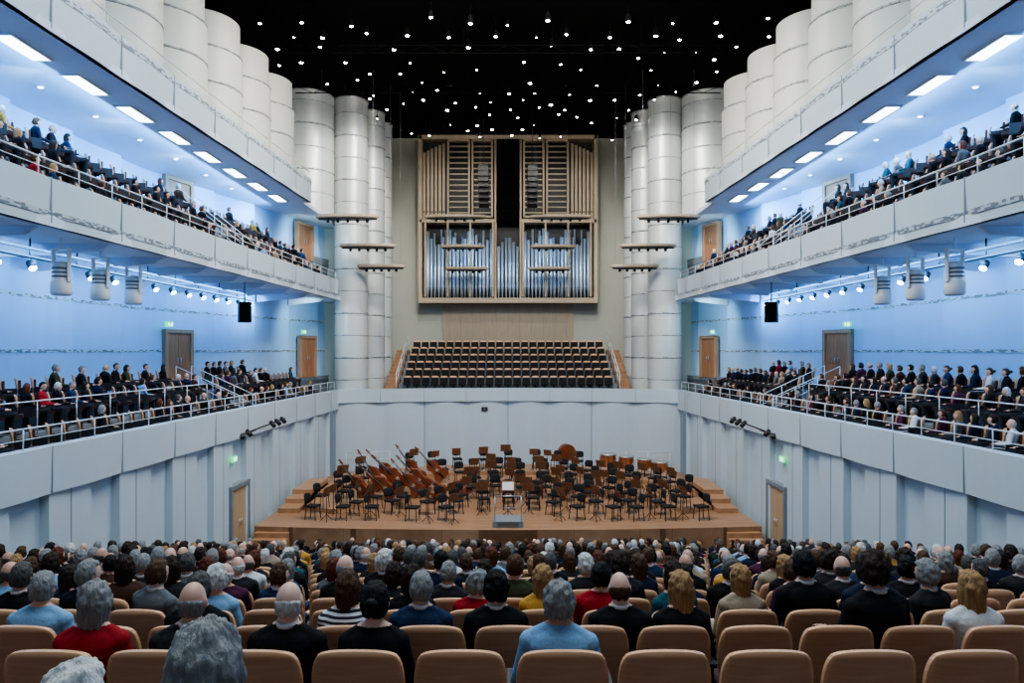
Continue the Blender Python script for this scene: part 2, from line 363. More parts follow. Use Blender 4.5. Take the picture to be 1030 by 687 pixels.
# ------------------------------------------------------------ light fixtures
pm=Bd().box((0,0,0),(.42,1.35,.03)).mesh("diffuser",[M_LPAN]); fm=Bd()
for sx in(-1,1): fm.box((sx*.24,0,0),(.05,1.5,.05))
for sy in(-1,1): fm.box((0,sy*.72,0),(.5,.05,.05))
fm=fm.mesh("frame",[M_WHITEP])
for s in(-1,1):
    for i in range(10):
        q=12+2.35*i
        place([("diffuser",pm),("frame",fm)],"ceiling_light",(s*(W(q)+1.25),q,14.775),0,"rectangular white light panel set in balcony soffit","light panel","soffit light panels")
    for i in range(4):
        q=16.6+2.7*i
        place([("diffuser",pm),("frame",fm)],"ceiling_light",(s*13.6,q,10.325),0,"rectangular white light panel set in balcony soffit","light panel","lower soffit light panels",.75)
    b=Bd(); b.lathe([(.02,0),(.09,0),(.1,.03),(.02,.03)],14); dl=b.mesh("rim",[M_WHITEP]); b=Bd(); b.lathe([(.005,-.01),(.07,-.01),(.07,.01),(.005,.01)],12); dg=b.mesh("bulb",[M_LPAN])
    for i in range(9):
        q=12+2.4*i
        place([("rim",dl),("bulb",dg)],"downlight",(s*(W(q)+2.6),q,14.77),0,"small round recessed downlight in soffit","downlight","soffit downlights")
    bar=O("lighting_bar",None,None,(s*12.1,16,10.1),label="black lighting bar with row of small blue-white spotlights",cat="stage lighting",group="under-balcony lighting bars")
    b=Bd(); lp=[Vector((s*0,q-16,0)) for q in(8,33)]
    b.path(lp,.045); b.path([p+Vector((0,0,-.22)) for p in lp],.045)
    for q in lin(8,33,14): b.tube((0,q-16,-.22),(0,q-16,.27),.02)
    O("bar",b.mesh("bar",[M_DBLACK]),bar)
    for q in lin(9,32.5,20):
        b=Bd(); T=Matrix.Translation((0,q-16,-.42))@Matrix.Rotation(s*.7,4,'Y')@Matrix.Rotation(-.35,4,'X')
        b.lathe([(.04,.14),(.09,.1),(.1,-.1),(.09,-.12)],12,0,T); b.tube((0,q-16,-.22),(0,q-16,-.36),.015)
        sp=O("spotlight",b.mesh("spotlight",[M_DBLACK]),bar)
        b=Bd(); b.lathe([(.005,-.125),(.088,-.125),(.088,-.13),(.005,-.13)],12,0,T); O("lens",b.mesh("lens",[M_BLED]),sp)
    for q in(17.6,19.3,21.0):
        r=O("moving_light",None,None,(s*11.3,q,9.35),(0,0,s*.3),label="white cylindrical moving stage light hanging under balcony",cat="stage light",group="white hanging stage lights")
        b=Bd(); b.lathe([(.05,.42),(.17,.4),(.2,.34),(.2,-.05),(.24,-.1),(.24,-.4),(.2,-.45),(.03,-.45)],20); O("housing",b.mesh("housing",[M_WHITEP]),r)
        b=Bd(); b.box((-.26,0,.3),(.04,.1,.8)); b.box((.26,0,.3),(.04,.1,.8)); b.box((0,0,.72),(.56,.12,.05)); b.tube((0,0,.72),(0,0,1.0),.03); O("yoke",b.mesh("yoke",[M_WHITEP],.008),r)
        b=Bd()
        for k in range(3): b.lathe([(.2,.0+.1*k),(.215,.02+.1*k),(.215,.04+.1*k),(.2,.06+.1*k)],20); 
        O("cooling_fin",b.mesh("cooling_fin",[M_GREY]),r)
    r=O("loudspeaker",None,None,(s*10.9,28.8,9.1),(0,0,s*-.5),label="black box loudspeaker hanging from balcony edge",cat="loudspeaker",group="balcony loudspeakers")
    b=Bd(); b.box((0,0,0),(.5,.42,.85)); O("cabinet",b.mesh("cabinet",[M_DBLACK],.03),r)
    b=Bd(); b.box((0,-.215,0),(.44,.02,.78)); O("grille",b.mesh("grille",[M_BLACK]),r)
    b=Bd(); b.box((0,0,.5),(.06,.1,.2)); b.tube((0,0,.5),(0,0,1.25),.03); O("bracket",b.mesh("bracket",[M_GREY]),r)
    r=O("spotlight_arm",None,None,(s*9.7,27,4.35),(0,0,0),label="black bar with small spotlights bracketed to parapet wall",cat="stage light",group="parapet spotlight bars")
    b=Bd(); b.tube((s*.3,-1.2,0),(-s*.45,1.9,.35),.03); b.tube((s*.45,-.6,-.1),(0,-.2,.1),.02); b.tube((s*.45,1.2,.0),(-s*.25,1.1,.27),.02); O("bar",b.mesh("bar",[M_DBLACK]),r)
    for t in(.05,.2,.7,.82,.94):
        p=Vector((s*.3,-1.2,0)).lerp(Vector((-s*.45,1.9,.35)),t)
        b=Bd(); T=Matrix.Translation(p+Vector((0,0,-.02)))@Matrix.Rotation(s*.9,4,'Y')@Matrix.Rotation(-.5,4,'X'); b.lathe([(.03,.16),(.08,.12),(.09,-.16),(.07,-.17)],12,0,T); O("spotlight",b.mesh("spotlight",[M_DBLACK]),r)
# ceiling lamps
b=Bd(); b.lathe([(.03,.3),(.08,.25),(.11,.02),(.095,.0)],12); lh=b.mesh("housing",[M_BLACK]); b=Bd(); b.ell((0,0,.01),(.07,.07,.045),12,8); lb=b.mesh("bulb",[M_LAMP]); b=Bd(); b.tube((0,0,.3),(0,0,.7),.012); ls=b.mesh("stem",[M_BLACK])
rr=random.Random(3)
for i,y in enumerate(lin(29.3,45.0,13)):
    for j in range(-7,8):
        x=j*1.75+(.9 if i%2 else 0)+rr.uniform(-.35,.35)
        if abs(x)>11.5 or rr.random()<.25: continue
        if y>43 and abs(x)>6.8: continue
        if abs(x)>9.5 and y>36: continue
        place([("housing",lh),("bulb",lb),("stem",ls)],"ceiling_lamp",(x,y+rr.uniform(-.4,.4),21.4+rr.uniform(-.2,.0)),0,"small bright round lamp hanging from black ceiling","lamp","ceiling lamps",1+rr.choice((0,0,.25,-.3)))
for y in(31.2,36,41):
    hw=11 if y<38 else 7
    b=Bd(); n=24
    for k in range(n):
        x0=-hw+2*hw*k/n; x1=-hw+2*hw*(k+1)/n
        for dz in(0,.35): b.tube((x0,0,dz),(x1,0,dz),.03,n=5)
        b.tube((x0,0,0 if k%2 else .35),(x1,0,.35 if k%2 else 0),.018,n=5)
    for x in(-6,-2,2,6): b.tube((x,0,.3),(x,0,1.18),.02,n=5)
    O("lighting_truss",b.mesh("lighting_truss",[M_BLACK]),loc=(0,y,20.85),label="dark lattice lighting truss under black ceiling",cat="truss",group="ceiling trusses")
def bridge(x,y,z,L,rz=0,w=.9):
    r=O("lighting_bridge",None,None,(x,y,z),(0,0,rz),label="thin lens-shaped hanging platform with underside spotlights",cat="stage lighting platform",group="suspended lighting platforms")
    b=Bd(); n=20
    poly=[(L/2*math.cos(2*pi*i/n),w*(.5*math.sin(2*pi*i/n))) for i in range(n)]
    b.rings([[(p*.96,q*.9,-.10) for p,q in poly],[(p,q,-.05) for p,q in poly],[(p,q,.07) for p,q in poly]],0,False); O("platform",b.mesh("platform",[M_ORGW]),r)
    b=Bd(); b.rings([[(p*.92,q*.8,-.16) for p,q in poly],[(p*.92,q*.8,-.10) for p,q in poly]],0,False); O("underside",b.mesh("underside",[M_DBLACK]),r)
    for k in range(5):
        b=Bd(); xx=(k-2)*L/6.5; b.lathe([(.03,.0),(.07,-.02),(.08,-.16),(.06,-.17)],10,0,Matrix.Translation((xx,0,-.14))@Matrix.Rotation(.3,4,'X')); O("spotlight",b.mesh("spotlight",[M_DBLACK]),r)
    b=Bd()
    for sx in(-.4,.4): b.tube((sx*L,0,0),(sx*L,0,22.04-z),.006,n=5)
    O("cable",b.mesh("cable",[M_GREY]),r)
for s in(-1,1):
    bridge(s*8.3,36,14.45,3.3); bridge(s*7.65,38,13.25,3.1); bridge(s*7.1,39.0,12.25,2.7)
    bridge(s*3.35,44,16.0,3.9); bridge(s*2.9,44.6,14.2,2.9); bridge(s*2.7,45.1,12.85,2.8)
    r=O("line_array",None,None,(s*1.45,41,17.1),(0,0,0),label="black hanging line array loudspeaker stack",cat="loudspeaker",group="line array speakers")
    for k in range(7):
        b=Bd(); a=.10*k; b.box((0,.0,0),(.62,.5,.3)); c=O("loudspeaker_cabinet",b.mesh("loudspeaker_cabinet",[M_DBLACK],.02),r,(0,.06*k*k*.35,1.1-.31*k),(-a*.6,0,0))
    b=Bd(); b.tube((0,0,1.25),(0,0,4.93),.02); b.box((0,0,1.3),(.5,.4,.06)); O("rigging",b.mesh("rigging",[M_DBLACK]),r)
# ------------------------------------------------------------ organ
org=O("pipe_organ",None,None,(0,46.6,10.7),label="large pipe organ, pale oak case, silver pipes, louvred shutters",cat="pipe organ")
H=11.15
b=Bd()
for sx in(-1,1):
    b.box((sx*5.85,.2,H/2),(.26,1.1,H)); b.box((sx*.84,.3,H/2),(.14,.8,H)); 
    b.box((sx*3.4,.1,5.45),(5.0,.9,.24))
b.box((0,.2,.16),(11.9,1.2,.34)); b.box((0,.2,H-.12),(11.9,1.1,.26))
O("case",b.mesh("case",[M_ORGW],.015),org)
b=Bd(); b.box((0,.75,H/2),(11.6,.1,H)); O("back_panel",b.mesh("back_panel",[M_DBLACK]),org)
b=Bd(); b.box((0,.1,8.2),(1.5,.7,5.6))
for k in range(22): b.box((0,-.27,5.6+.24*k),(1.5,.06,.05))
O("center_louvre",b.mesh("center_louvre",[M_BLACK]),org)
for sx in(-1,1):
    for xc,ww in((1.72,1.3),(3.3,1.4)):
        b=Bd()
        for e in(-1,1): b.box((sx*xc+e*ww/2,.0,8.3),(.12,.5,5.2))
        b.box((sx*xc,0,10.85),(ww+.1,.5,.12)); b.box((sx*xc,0,5.75),(ww+.1,.5,.12))
        for k in range(13): b.box((sx*xc,-.02,6.05+.37*k),(ww-.1,.06,.085),0,None)
        O("swell_shutter",b.mesh("swell_shutter",[M_ORGW],.008),org)
    for i in range(6):
        b=Bd(); x=sx*(4.3+.26*i); hh=5.1-.12*i
        b.box((0,0,hh/2),(.18,.18,hh)); b.box((0,-.1,.5),(.12,.02,.12),1)
        O("wooden_pipe",b.mesh("wooden_pipe",[M_ORGW,M_DBLACK],.012),org,(x,.05,5.6))
def pipe(x,y,z,L,r,par=org,nm="pipe",mt=M_PIPE):
    b=Bd(); foot=min(.7,L*.2)
    b.lathe([(r*.25,0),(r*.95,foot),(r,foot+.03),(r,L),(r*.88,L),(r*.88,L-.05)],12)
    if r>.05: b.box((0,-r*.93,foot+.12),(r*1.1,.03,.1))
    return O(nm,b.mesh(nm,[mt]),par,(x,y,z))
n=44
for i in range(n):
    x=-5.5+11*(i+.5)/n; sec=abs(x)
    if abs(sec-.84)<.09: continue
    if sec<.84: L=3.2+1.0*(1-sec/.84)
    else:
        f=((sec-.9)/1.55)%1; L=3.3+1.5*abs(2*f-1)
    pipe(x,.0,.33,L,.10+.018*math.cos(i*1.7))
for sx in(-1,1):
    for i in range(4):
        b=Bd(); b.box((0,0,0),(.12,.3,5.0)); O("post",b.mesh("post",[M_ORGW],.01),org,(sx*(1.0+1.5*i),-.28,2.9))
for i in range(22):
    x=-5.2+10.4*(i+.5)/22
    if abs(x)<1: continue
    pipe(x,.4,.33,4.4+.3*math.sin(i),.07)
# ------------------------------------------------------------ stage
SC=(0,27)
b=Bd(); n=30
front=[(-9.75+19.5*i/n, 26.75-.55*(1-((-9.75+19.5*i/n)/9.75)**2)) for i in range(n+1)]
poly=front+[(9.65,38.9)]+[(x,by(x)+.1) for x in reversed(xs) if abs(x)<9.5]+[(-9.65,38.9)]
b.rings([[(x,y,0) for x,y in poly],[(x,y,.76) for x,y in poly]],0,False)
Struct("floor",b,[M_STAGE])
TI=[(7.4,9.9,.18),(9.9,12.4,.36)]
for r0,r1,h in TI:
    b=Bd(); n=48; R=[]
    for i in range(n+1):
        a=math.radians(14)+math.radians(152)*i/n; sec=[]
        for r,z in((r0,0),(r0,h),(r1,h),(r1,0)):
            sec.append((max(-8.6,min(8.6,r*math.cos(a))),SC[1]+r*math.sin(a),.76+z))
        R.append(sec)
    b.rings(R,0,False); O("stage_riser",b.mesh("stage_riser",[M_STEPW]),label="curved oak riser tier for orchestra seating",cat="stage riser",group="stage risers")
def sz(x,y):
    r=math.hypot(x,y-SC[1]); a=math.degrees(math.atan2(y-SC[1],x))
    if abs(x)>8.6: return .76
    if 14<a<166:
        if r>9.9 and r<12.4: return 1.12
        if r>7.4: return .94
    return .76
for s in(-1,1):
    b=Bd()
    for k in range(4):
        h=.76-.19*(k+1)
        if h>.01: b.box((s*9.0,26.75-.3*k-.15,h/2),(1.3,.3,h))
    O("steps",b.mesh("steps",[M_STEPW]),label="short oak steps leading up to stage",cat="stairs",group="stage steps")
    b=Bd()
    for k in range(3): b.box((s*9.12,29.2+.5*k+2,.76+.1*(k+1)),(.86,4.6-k*.9,.2*(k+1)))
    O("stage_riser",b.mesh("stage_riser",[M_STEPW]),label="stepped oak platform along stage side wall",cat="stage riser",group="side risers")
    b=Bd(); a=[Vector((s*8.9,38.3,1.9)),Vector((s*6.6,38.75,1.9))]; b.path(a,.025); b.path([p-Vector((0,0,.4)) for p in a],.018)
    for t in(0,.5,1):
        p=a[0].lerp(a[1],t); b.tube(p,(p.x,p.y,.76),.02)
    O("handrail",b.mesh("handrail",[M_RAIL]),label="low white metal handrail at rear of stage",cat="railing",group="stage handrails")
# ------------------------------------------------------------ chairs templates
def shell(w,h,z0,y0,curve,th,nu=12,nv=8,tilt=.12):
    b=Bd(); F=[];Bk=[]
    for j in range(nv+1):
        v=-1+2*j/nv
        for i in range(nu+1):
            u=-1+2*i/nu
            uu=u*math.sqrt(1-.32*v*v*abs(u)**2) ; vv=v*math.sqrt(1-.32*u*u*abs(v)**2)
            x=uu*w/2*(1+.02*vv); z=z0+h/2+vv*h/2; y=y0-tilt*(z-z0)+curve*(uu*uu)
            F.append((x,y,z));Bk.append((x,y-th,z))
    n=nu+1
    fs=[(j*n+i,j*n+i+1,(j+1)*n+i+1,(j+1)*n+i) for j in range(nv) for i in range(nu)]
    m=len(F); vs=F+Bk; allf=list(fs)+[tuple(k+m for k in f[::-1]) for f in fs]
    bd=[i for i in range(nu)]+[nu+j*n for j in range(nv)]+[nv*n+i for i in range(nu,0,-1)]+[j*n for j in range(nv,0,-1)]
    rim=[]
    for a,c in zip(bd,bd[1:]+bd[:1]): rim.append((a,c,c+m,a+m))
    b.add(vs,allf,0,True); o=len(b.v)-len(vs)
    for f in rim: b.f.append([q+o for q in f]); b.m.append(0); b.s.append(False)
    return b
back=shell(.50,.46,.48,-.22,.05,.028,14,10)
pad=shell(.42,.36,.50,-.19,.05,.03)
seat=Bd(); seat.box((0,.03,.43),(.44,.44,.09))
armR=Bd(); armR.box((.262,-.02,.63),(.03,.36,.03)); armR.box((.262,-.1,.4),(.025,.06,.44))
armL=Bd(); armL.box((-.262,-.02,.63),(.03,.36,.03)); armL.box((-.262,-.1,.4),(.025,.06,.44))
ped=Bd(); ped.box((0,-.05,.2),(.08,.1,.4)); ped.box((0,-.05,.01),(.3,.3,.02)); ped.box((0,-.12,.36),(.4,.05,.05))
me_back=back.mesh("backrest",[M_CHW]); me_pad=pad.mesh("back_cushion",[M_FABR]); me_seat=seat.mesh("seat",[M_FABR],.025)
me_ar=armR.mesh("armrest",[M_DBLACK],.006); me_al=armL.mesh("armrest",[M_DBLACK],.006); me_ped=ped.mesh("pedestal",[M_DBLACK],.006)
CH=[("backrest",me_back,"salmon-brown beech veneer backrest"),("back_cushion",me_pad),("seat",me_seat),("armrest",me_ar),("armrest",me_al),("pedestal",me_ped)]
def chair_single(lo=False):
    x=Bd(); a=shell(.50,.46,.48,-.22,.05,.028,4 if lo else 8,3 if lo else 6); x.add(a.v,a.f,0,True)
    x.box((0,-.18,.68),(.4,.05,.34),1); x.box((0,.03,.43),(.44,.44,.09),1)
    for e in(-1,1): x.box((e*.262,-.05,.5),(.03,.3,.28),2)
    x.box((0,-.05,.2),(.1,.14,.4),2)
    return x
me_cs=chair_single().mesh("auditorium_chair",[M_CHW,M_FABR,M_DBLACK])
# ------------------------------------------------------------ people
def ev(o):
    dg=bpy.context.evaluated_depsgraph_get(); dg.update()
    out=bpy.data.meshes.new_from_object(o.evaluated_get(dg)); bpy.data.objects.remove(o); return out
def remesh(bd,vox,it=3):
    me=bd.mesh("tmp",[]); o=bpy.data.objects.new("tmp",me); COL.objects.link(o)
    r=o.modifiers.new("r",'REMESH'); r.mode='VOXEL'; r.voxel_size=vox
    sm=o.modifiers.new("s",'SMOOTH'); sm.iterations=it; sm.factor=.5
    return ev(o)
def decim(me,ratio):
    o=bpy.data.objects.new("tmp",me); COL.objects.link(o); m=o.modifiers.new("d",'DECIMATE'); m.ratio=ratio
    return ev(o)
HC=Vector((0,-.03,1.155))
def person_body(fem,yaw):
    b=Bd(); k=.9 if fem else 1.0
    def ring(z,y,rx,ry,n=24): return [(rx*math.cos(2*pi*i/n),y+ry*math.sin(2*pi*i/n),z) for i in range(n)]
    hip=1.06 if fem else 1
    b.rings([ring(.42,0,.165*hip,.12),ring(.52,-.01,.18*hip,.135),ring(.66,-.03,.165*k,.125),ring(.78,-.05,.178*k,.13),ring(.87,-.06,.195*k,.13),ring(.93,-.065,.205*k,.115),ring(.975,-.065,.17*k,.095),ring(1.01,-.06,.10,.07),ring(1.035,-.055,.062,.058)])
    b.tube((0,-.06,.98),(0,-.04,1.1),.058*k,.052*k,14)
    T=Matrix.Translation(HC)@Matrix.Rotation(yaw,4,'Z')
    b.ell((0,0,0),(.076,.096,.115),20,14,0,T); b.ell((0,.03,-.055),(.056,.058,.055),14,10,0,T)
    b.tube((0,.085,.01),(0,.112,-.025),.009,.014,8,0,T); b.ell((0,.08,-.058),(.024,.014,.008),10,6,0,T); b.ell((0,.078,-.09),(.022,.016,.016),10,6,0,T)
    b.ell((0,.078,.03),(.05,.016,.012),10,6,0,T)
    for e in(-1,1):
        b.ell((e*.079,.0,-.008),(.011,.02,.032),8,8,0,T); b.ell((e*.031,.077,.0),(.014,.012,.009),8,6,0,T)
        sh=Vector((e*.172*k,-.06,.925)); el=Vector((e*.245*k,-.03,.68)); wr=Vector((e*.13,.24,.655))
        b.tube((e*.02,-.058,1.02),(e*.15*k,-.06,.955),.05,.05,12)
        b.ell(sh,(.068*k,.068,.068),12,8); b.tube(sh,el,.062*k,.048*k,12); b.ell(el,(.049*k,.049,.049),10,8); b.tube(el,wr,.045*k,.03*k,12)
        pc=wr+Vector((-e*.01,.05,-.008)); b.tube(wr,pc+Vector((0,.0,0)),.026,.03,10); b.ell(pc,(.038,.045,.016),12,8)
        for fi,(fx,fl) in enumerate(((-.03,.07),(-.01,.08),(.011,.075),(.032,.058))):
            p0=pc+Vector((fx,.035,0)); p1=p0+Vector((fx*.3,fl*.5,.004)); p2=p1+Vector((fx*.12,fl*.42,-.018))
            b.tube(p0,p1,.0088,.0082,8); b.tube(p1,p2,.0082,.0068,8)
        t0=pc+Vector((-e*.034,-.01,0)); t1=t0+Vector((-e*.022,.03,-.004)); b.tube(t0,t1,.011,.009,8); b.tube(t1,t1+Vector((-e*.004,.026,-.006)),.009,.007,8)
        h=Vector((e*.09,.02,.51)); kn=Vector((e*.12,.45,.53)); an=Vector((e*.12,.42,.1))
        b.tube(h,kn,.092,.064,14); b.ell(kn,(.062,.062,.062),12,8); b.tube(kn,an,.058,.04,12)
        b.ell((e*.125,.48,.05),(.045,.13,.042),14,8); b.tube(an,(e*.122,.43,.05),.042,.04,10)
    me=remesh(b,.009,3)
    co_=np.empty(len(me.polygons)*3); me.polygons.foreach_get("center",co_); c=co_.reshape(-1,3)
    mi=np.ones(len(c),int)
    mi[((c[:,2]<.62)&(c[:,1]>.11))|(c[:,2]<.47)]=2
    mi[c[:,2]<.085]=3
    neck=1.04 if not fem else 1.03
    mi[c[:,2]>neck]=0
    hand=(c[:,1]>.25)&(c[:,1]<.43)&(c[:,2]>.612)&(abs(c[:,0])<.19)
    mi[hand]=0
    Ti=T.inverted(); A=np.array(Ti); l=c@A[:3,:3].T+A[:3,3]
    for e in(-1,1): mi[((l[:,0]-e*.031)**2/.012**2+(l[:,2])**2/.0045**2<1)&(l[:,1]>.06)]=3
    lips=((l[:,0])**2/.024**2+(l[:,2]+.058)**2/.007**2<1)&(l[:,1]>.05); mi[lips]=4
    me.polygons.foreach_set("material_index",mi.astype(np.int32)); me.polygons.foreach_set("use_smooth",[True]*len(me.polygons))
    return me
SKINS=[mat("skin_%d"%i,c,.5,0,20,.06,.02) for i,c in enumerate(((.60,.34,.25),(.68,.42,.32),(.52,.29,.20)))]
LIP=mat("lips",(.5,.2,.18),.5)
SHOE=mat("shoe_black",(.015,.013,.012),.4)
CL={}
for n_,c in dict(black=(.008,.008,.010),charcoal=(.02,.021,.025),navy=(.010,.016,.04),dark_blue=(.014,.03,.075),grey=(.12,.13,.14),brown=(.06,.03,.018),red=(.30,.012,.018),white=(.60,.62,.64),light_blue=(.20,.36,.56),beige=(.32,.26,.18),olive=(.045,.05,.022),plum=(.07,.015,.045),mustard=(.48,.26,.05),teal=(.02,.08,.10)).items():
    CL[n_]=mat("cloth_"+n_,c,.85,0,45,.22,.25,spec=.2)
def stripe():
    m,nt,b_=_base("cloth_striped"); L=nt.links.new
    tc=nt.nodes.new("ShaderNodeTexCoord"); wv=nt.nodes.new("ShaderNodeTexWave"); wv.bands_direction='Z'; wv.inputs["Scale"].default_value=9; wv.inputs["Distortion"].default_value=.5
    cr=nt.nodes.new("ShaderNodeValToRGB"); cr.color_ramp.interpolation='CONSTANT'; cr.color_ramp.elements[1].position=.5; cr.color_ramp.elements[0].color=(.02,.02,.03,1); cr.color_ramp.elements[1].color=(.65,.66,.68,1)
    L(tc.outputs["Object"],wv.inputs[0]); L(wv.outputs["Fac"],cr.inputs[0]); L(cr.outputs[0],b_.inputs["Base Color"]); b_.inputs["Roughness"].default_value=.85; return m
CL["striped"]=stripe()
HR={}
for n_,c in dict(white=(.56,.56,.54),grey=(.24,.24,.235),dark_grey=(.08,.078,.074),dark_brown=(.026,.015,.010),brown=(.08,.04,.02),blonde=(.34,.20,.09),black=(.006,.005,.005),auburn=(.11,.03,.015)).items():
    HR[n_]=mat("hair_"+n_,c,.6,0,75,.5,.6,(1,1,.12),spec=.25)
def hair_bd(style,nu=72,nv=48,seed=0):
    rx,ry,rz=.077,.097,.116; b=Bd(); R=[]; so=Vector((seed*3.1,seed*1.7,0))
    def sst(a,b_,x): t=max(0,min(1,(x-a)/(b_-a))); return t*t*(3-2*t)
    for j in range(nv+1):
        el=-pi/2+pi*(j+.01)/(nv+.02); ring=[]
        for i in range(nu):
            az=2*pi*i/nu; n=Vector((math.cos(el)*math.cos(az),math.cos(el)*math.sin(az),math.sin(el)))
            face=sst(.15,.4,n.y)*(1-sst(.42,.62,n.z)); low=1-sst(-.78,-.55,n.z+.12*noise.noise(n*5+so))
            nz=noise.noise(n*3+Vector((7,1,2))+so)*.009+.0018*math.sin(az*19+5*n.z+5*noise.noise(n*2+so))+noise.noise(n*12+so)*.0028
            t=-.014; fc=0
            if style=="short": k=(1-face)*(1-low); t=-.014+k*(.024+nz)
            elif style=="full": k=(1-face)*(1-low); t=-.014+k*(.032+nz*1.7)
            elif style=="bald":
                k=(1-sst(-.05,.25,n.z+.25*n.y))*(1-low)*(1-sst(.0,.3,n.y)); t=-.014+k*(.018+nz*.6)
            elif style=="bun": k=(1-face)*(1-low); t=-.014+k*(.024+nz*.8)
            else:
                ym=n.y if n.z>-.1 else (math.sin(az)*.95 if n.z<-.4 else n.y+(math.sin(az)*.95-n.y)*(-n.z-.1)/.3)
                fc=sst(.2,.42,ym)*(1-sst(.45,.65,n.z)); k=1-fc; t=-.014+k*(.030+nz*1.5)
            p=Vector((n.x*(rx+t),n.y*(ry+t),n.z*(rz+t)))
            if style in("bob","long") :
                k=1-fc
                if n.z<0 and k>.05:
                    drop=(.075 if style=="bob" else .21)*k*sst(0,.8,-n.z)
                    drop*=1+.25*noise.noise(Vector((math.cos(az)*2,math.sin(az)*2,seed)))
                    p.z-=drop*.8
                    rad=math.hypot(p.x,p.y)+1e-6
                    f=sst(.3,.95,-n.z)*k; nr=rad*(1-f)+max(rad,.072*(1-.35*sst(.93,1,-n.z)))*f
                    p.x*=nr/rad; p.y*=nr/rad; p.y-=.02*f
                    if style=="long": p.y-=.035*f
            ring.append(p)
        R.append(ring)
    b.rings(R,0,True)
    if style=="bun": b.ell((0,-.125,.02),(.042,.036,.042),16,12)
    return b
STY=["short","full","bald","bob","long","bun"]
HM={s_:[hair_bd(s_,seed=q).mesh("hair",[HR["grey"]]) for q in range(3)] for s_ in STY}
HL={s_:hair_bd(s_,10,7) for s_ in STY}
VAR=[]
for fem,yaw in((0,0),(1,.35),(0,-.4),(1,0)):
    me=person_body(fem,yaw); me.name="person_body"
    for x in(SKINS[0],CL["black"],CL["charcoal"],SHOE,LIP): me.materials.append(x)
    md=decim(me,.09); mc=decim(me,.016)
    VAR.append((fem,yaw,me,md,mc))
cb=Bd(); cb.lathe([(.062,0),(.070,.0),(.064,.024),(.057,.024)],20,0,Matrix.Translation((0,-.055,1.032))@Matrix.Rotation(.12,4,'X')@Matrix.Diagonal((1,.98,1,1)))
me_col=cb.mesh("collar",[CL["white"]])
PL=[];CHP=[]
rr=random.Random(11)
ov0={-4:("bob","grey","red",1,.10,.1),-3:("bald","grey","charcoal",0,.11,.05),-2:("bald","white","black",0,.11,0),-1:("bun","black","black",3,.05,0),1:("full","grey","light_blue",0,0,-.1)}
ov1={-6:("short","grey","light_blue",0,0,0),-4:("short","dark_grey","black",0,0,0),-2:("bob","brown","striped",3,-.05,0),-1:("short","grey","dark_blue",0,-.08,0),0:("full","black","black",0,-.1,0),1:("bald","brown","black",0,.22,0),2:("long","blonde","black",1,.1,0),5:("full","dark_brown","black",2,-.2,.2,1.06),6:("long","blonde","white",3,-.05,0)}
ov2={-1:("long","dark_brown","black",1,0,0),1:("long","blonde","mustard",3,.0,0),-4:("full","white","light_blue",3,0,0),5:("short","black","black",0,0,0,1.05),6:("full","dark_grey","navy",0,0,0,1.03)}
for k in range(21):
    d=3.75+.95*k; z=fz(d); off=-.257 if k%2==0 else .018
    hw=min(W(d)-.95,.745*d+.5)
    for j in range(-20,21):
        x=off+.55*j
        if abs(x)>hw: continue
        CHP.append((x,d+.22,z,0))
        if k==0:
            if j in ov0: a=ov0[j]; PL.append((x+a[4],d+.24,z,a[5],a))
            continue
        if k==1:
            if j in ov1: a=ov1[j]; PL.append((x+a[4],d+.24,z,a[5],a))
            continue
        if k==2 and j in ov2: a=ov2[j]; PL.append((x,d+.24,z,0,a)); continue
        if rr.random()<(.80 if k<4 else .92): PL.append((x+rr.uniform(-.06,.06),d+.24+rr.uniform(-.02,.09),z,rr.uniform(-.4,.4),None))
PL.append((-.80,1.86,5.46,.1,("full","grey","grey",0,0,0,1.035))); CHP.append((-.80,1.84,5.42,0))
PL.append((-1.20,1.95,5.44,0,("full","white","grey",3,0,0,.935))); CHP.append((-1.35,1.93,5.42,0))
for s in(-1,1):
    for off,z,p in((.72,4.8,.78),(1.92,5.45,.88),(2.78,5.85,.85)):
        q=12.0; gap=0
        while q<37.5:
            if rr.random()<.05: gap=2
            if not 26.6<q<28.4 and W(q)+off<Oo(q)-.75 and not(off>2 and 26<q<29):
                x=s*(W(q)+off); CHP.append((x,q,z,s*1.0))
                if gap<=0 and rr.random()<p and not(q>34 and rr.random()<.6): PL.append((x,q,z,s*(.85+rr.uniform(-.5,.4)),None))
            gap-=1; q+=.58
    for off,z,p in((.65,10.9,.5),(1.52,11.75,.5),(2.4,12.55,.4)):
        q=12.0; gap=0
        while q<38:
            if rr.random()<.11: gap=rr.choice((2,3,4))
            if not 26.8<q<28.2 and W(q)+off<Oo(q)-.75:
                x=s*(W(q)+off); CHP.append((x,q,z,s*1.0))
                if gap<=0 and rr.random()<p+.22: PL.append((x,q,z,s*(.85+rr.uniform(-.5,.4)),None))
            gap-=1; q+=.62
def dist(p): return (p[0]**2+p[1]**2+(p[2]-6.4)**2)
PL.sort(key=dist); CHP.sort(key=dist)
hairw=[("short","grey",.13),("short","dark_grey",.14),("bald","grey",.10),("bald","white",.05),("bald","dark_grey",.07),("full","white",.08),("full","grey",.07),("full","dark_brown",.11),("bob","dark_brown",.12),("bob","blonde",.06),("bob","grey",.05),("bob","white",.02),("long","brown",.06),("long","dark_brown",.07),("bun","brown",.05),("short","black",.09),("bob","auburn",.04),("short","brown",.12),("full","brown",.06),("long","blonde",.03)]
clow=[("black",.36),("charcoal",.21),("navy",.14),("dark_blue",.07),("grey",.05),("brown",.05),("red",.022),("white",.025),("light_blue",.03),("beige",.02),("olive",.03),("plum",.03),("teal",.02),("mustard",.005)]
def pick(w,r):
    t=r.random()*sum(x[-1] for x in w)
    for x in w:
        t-=x[-1]
        if t<=0: return x
    return w[-1]
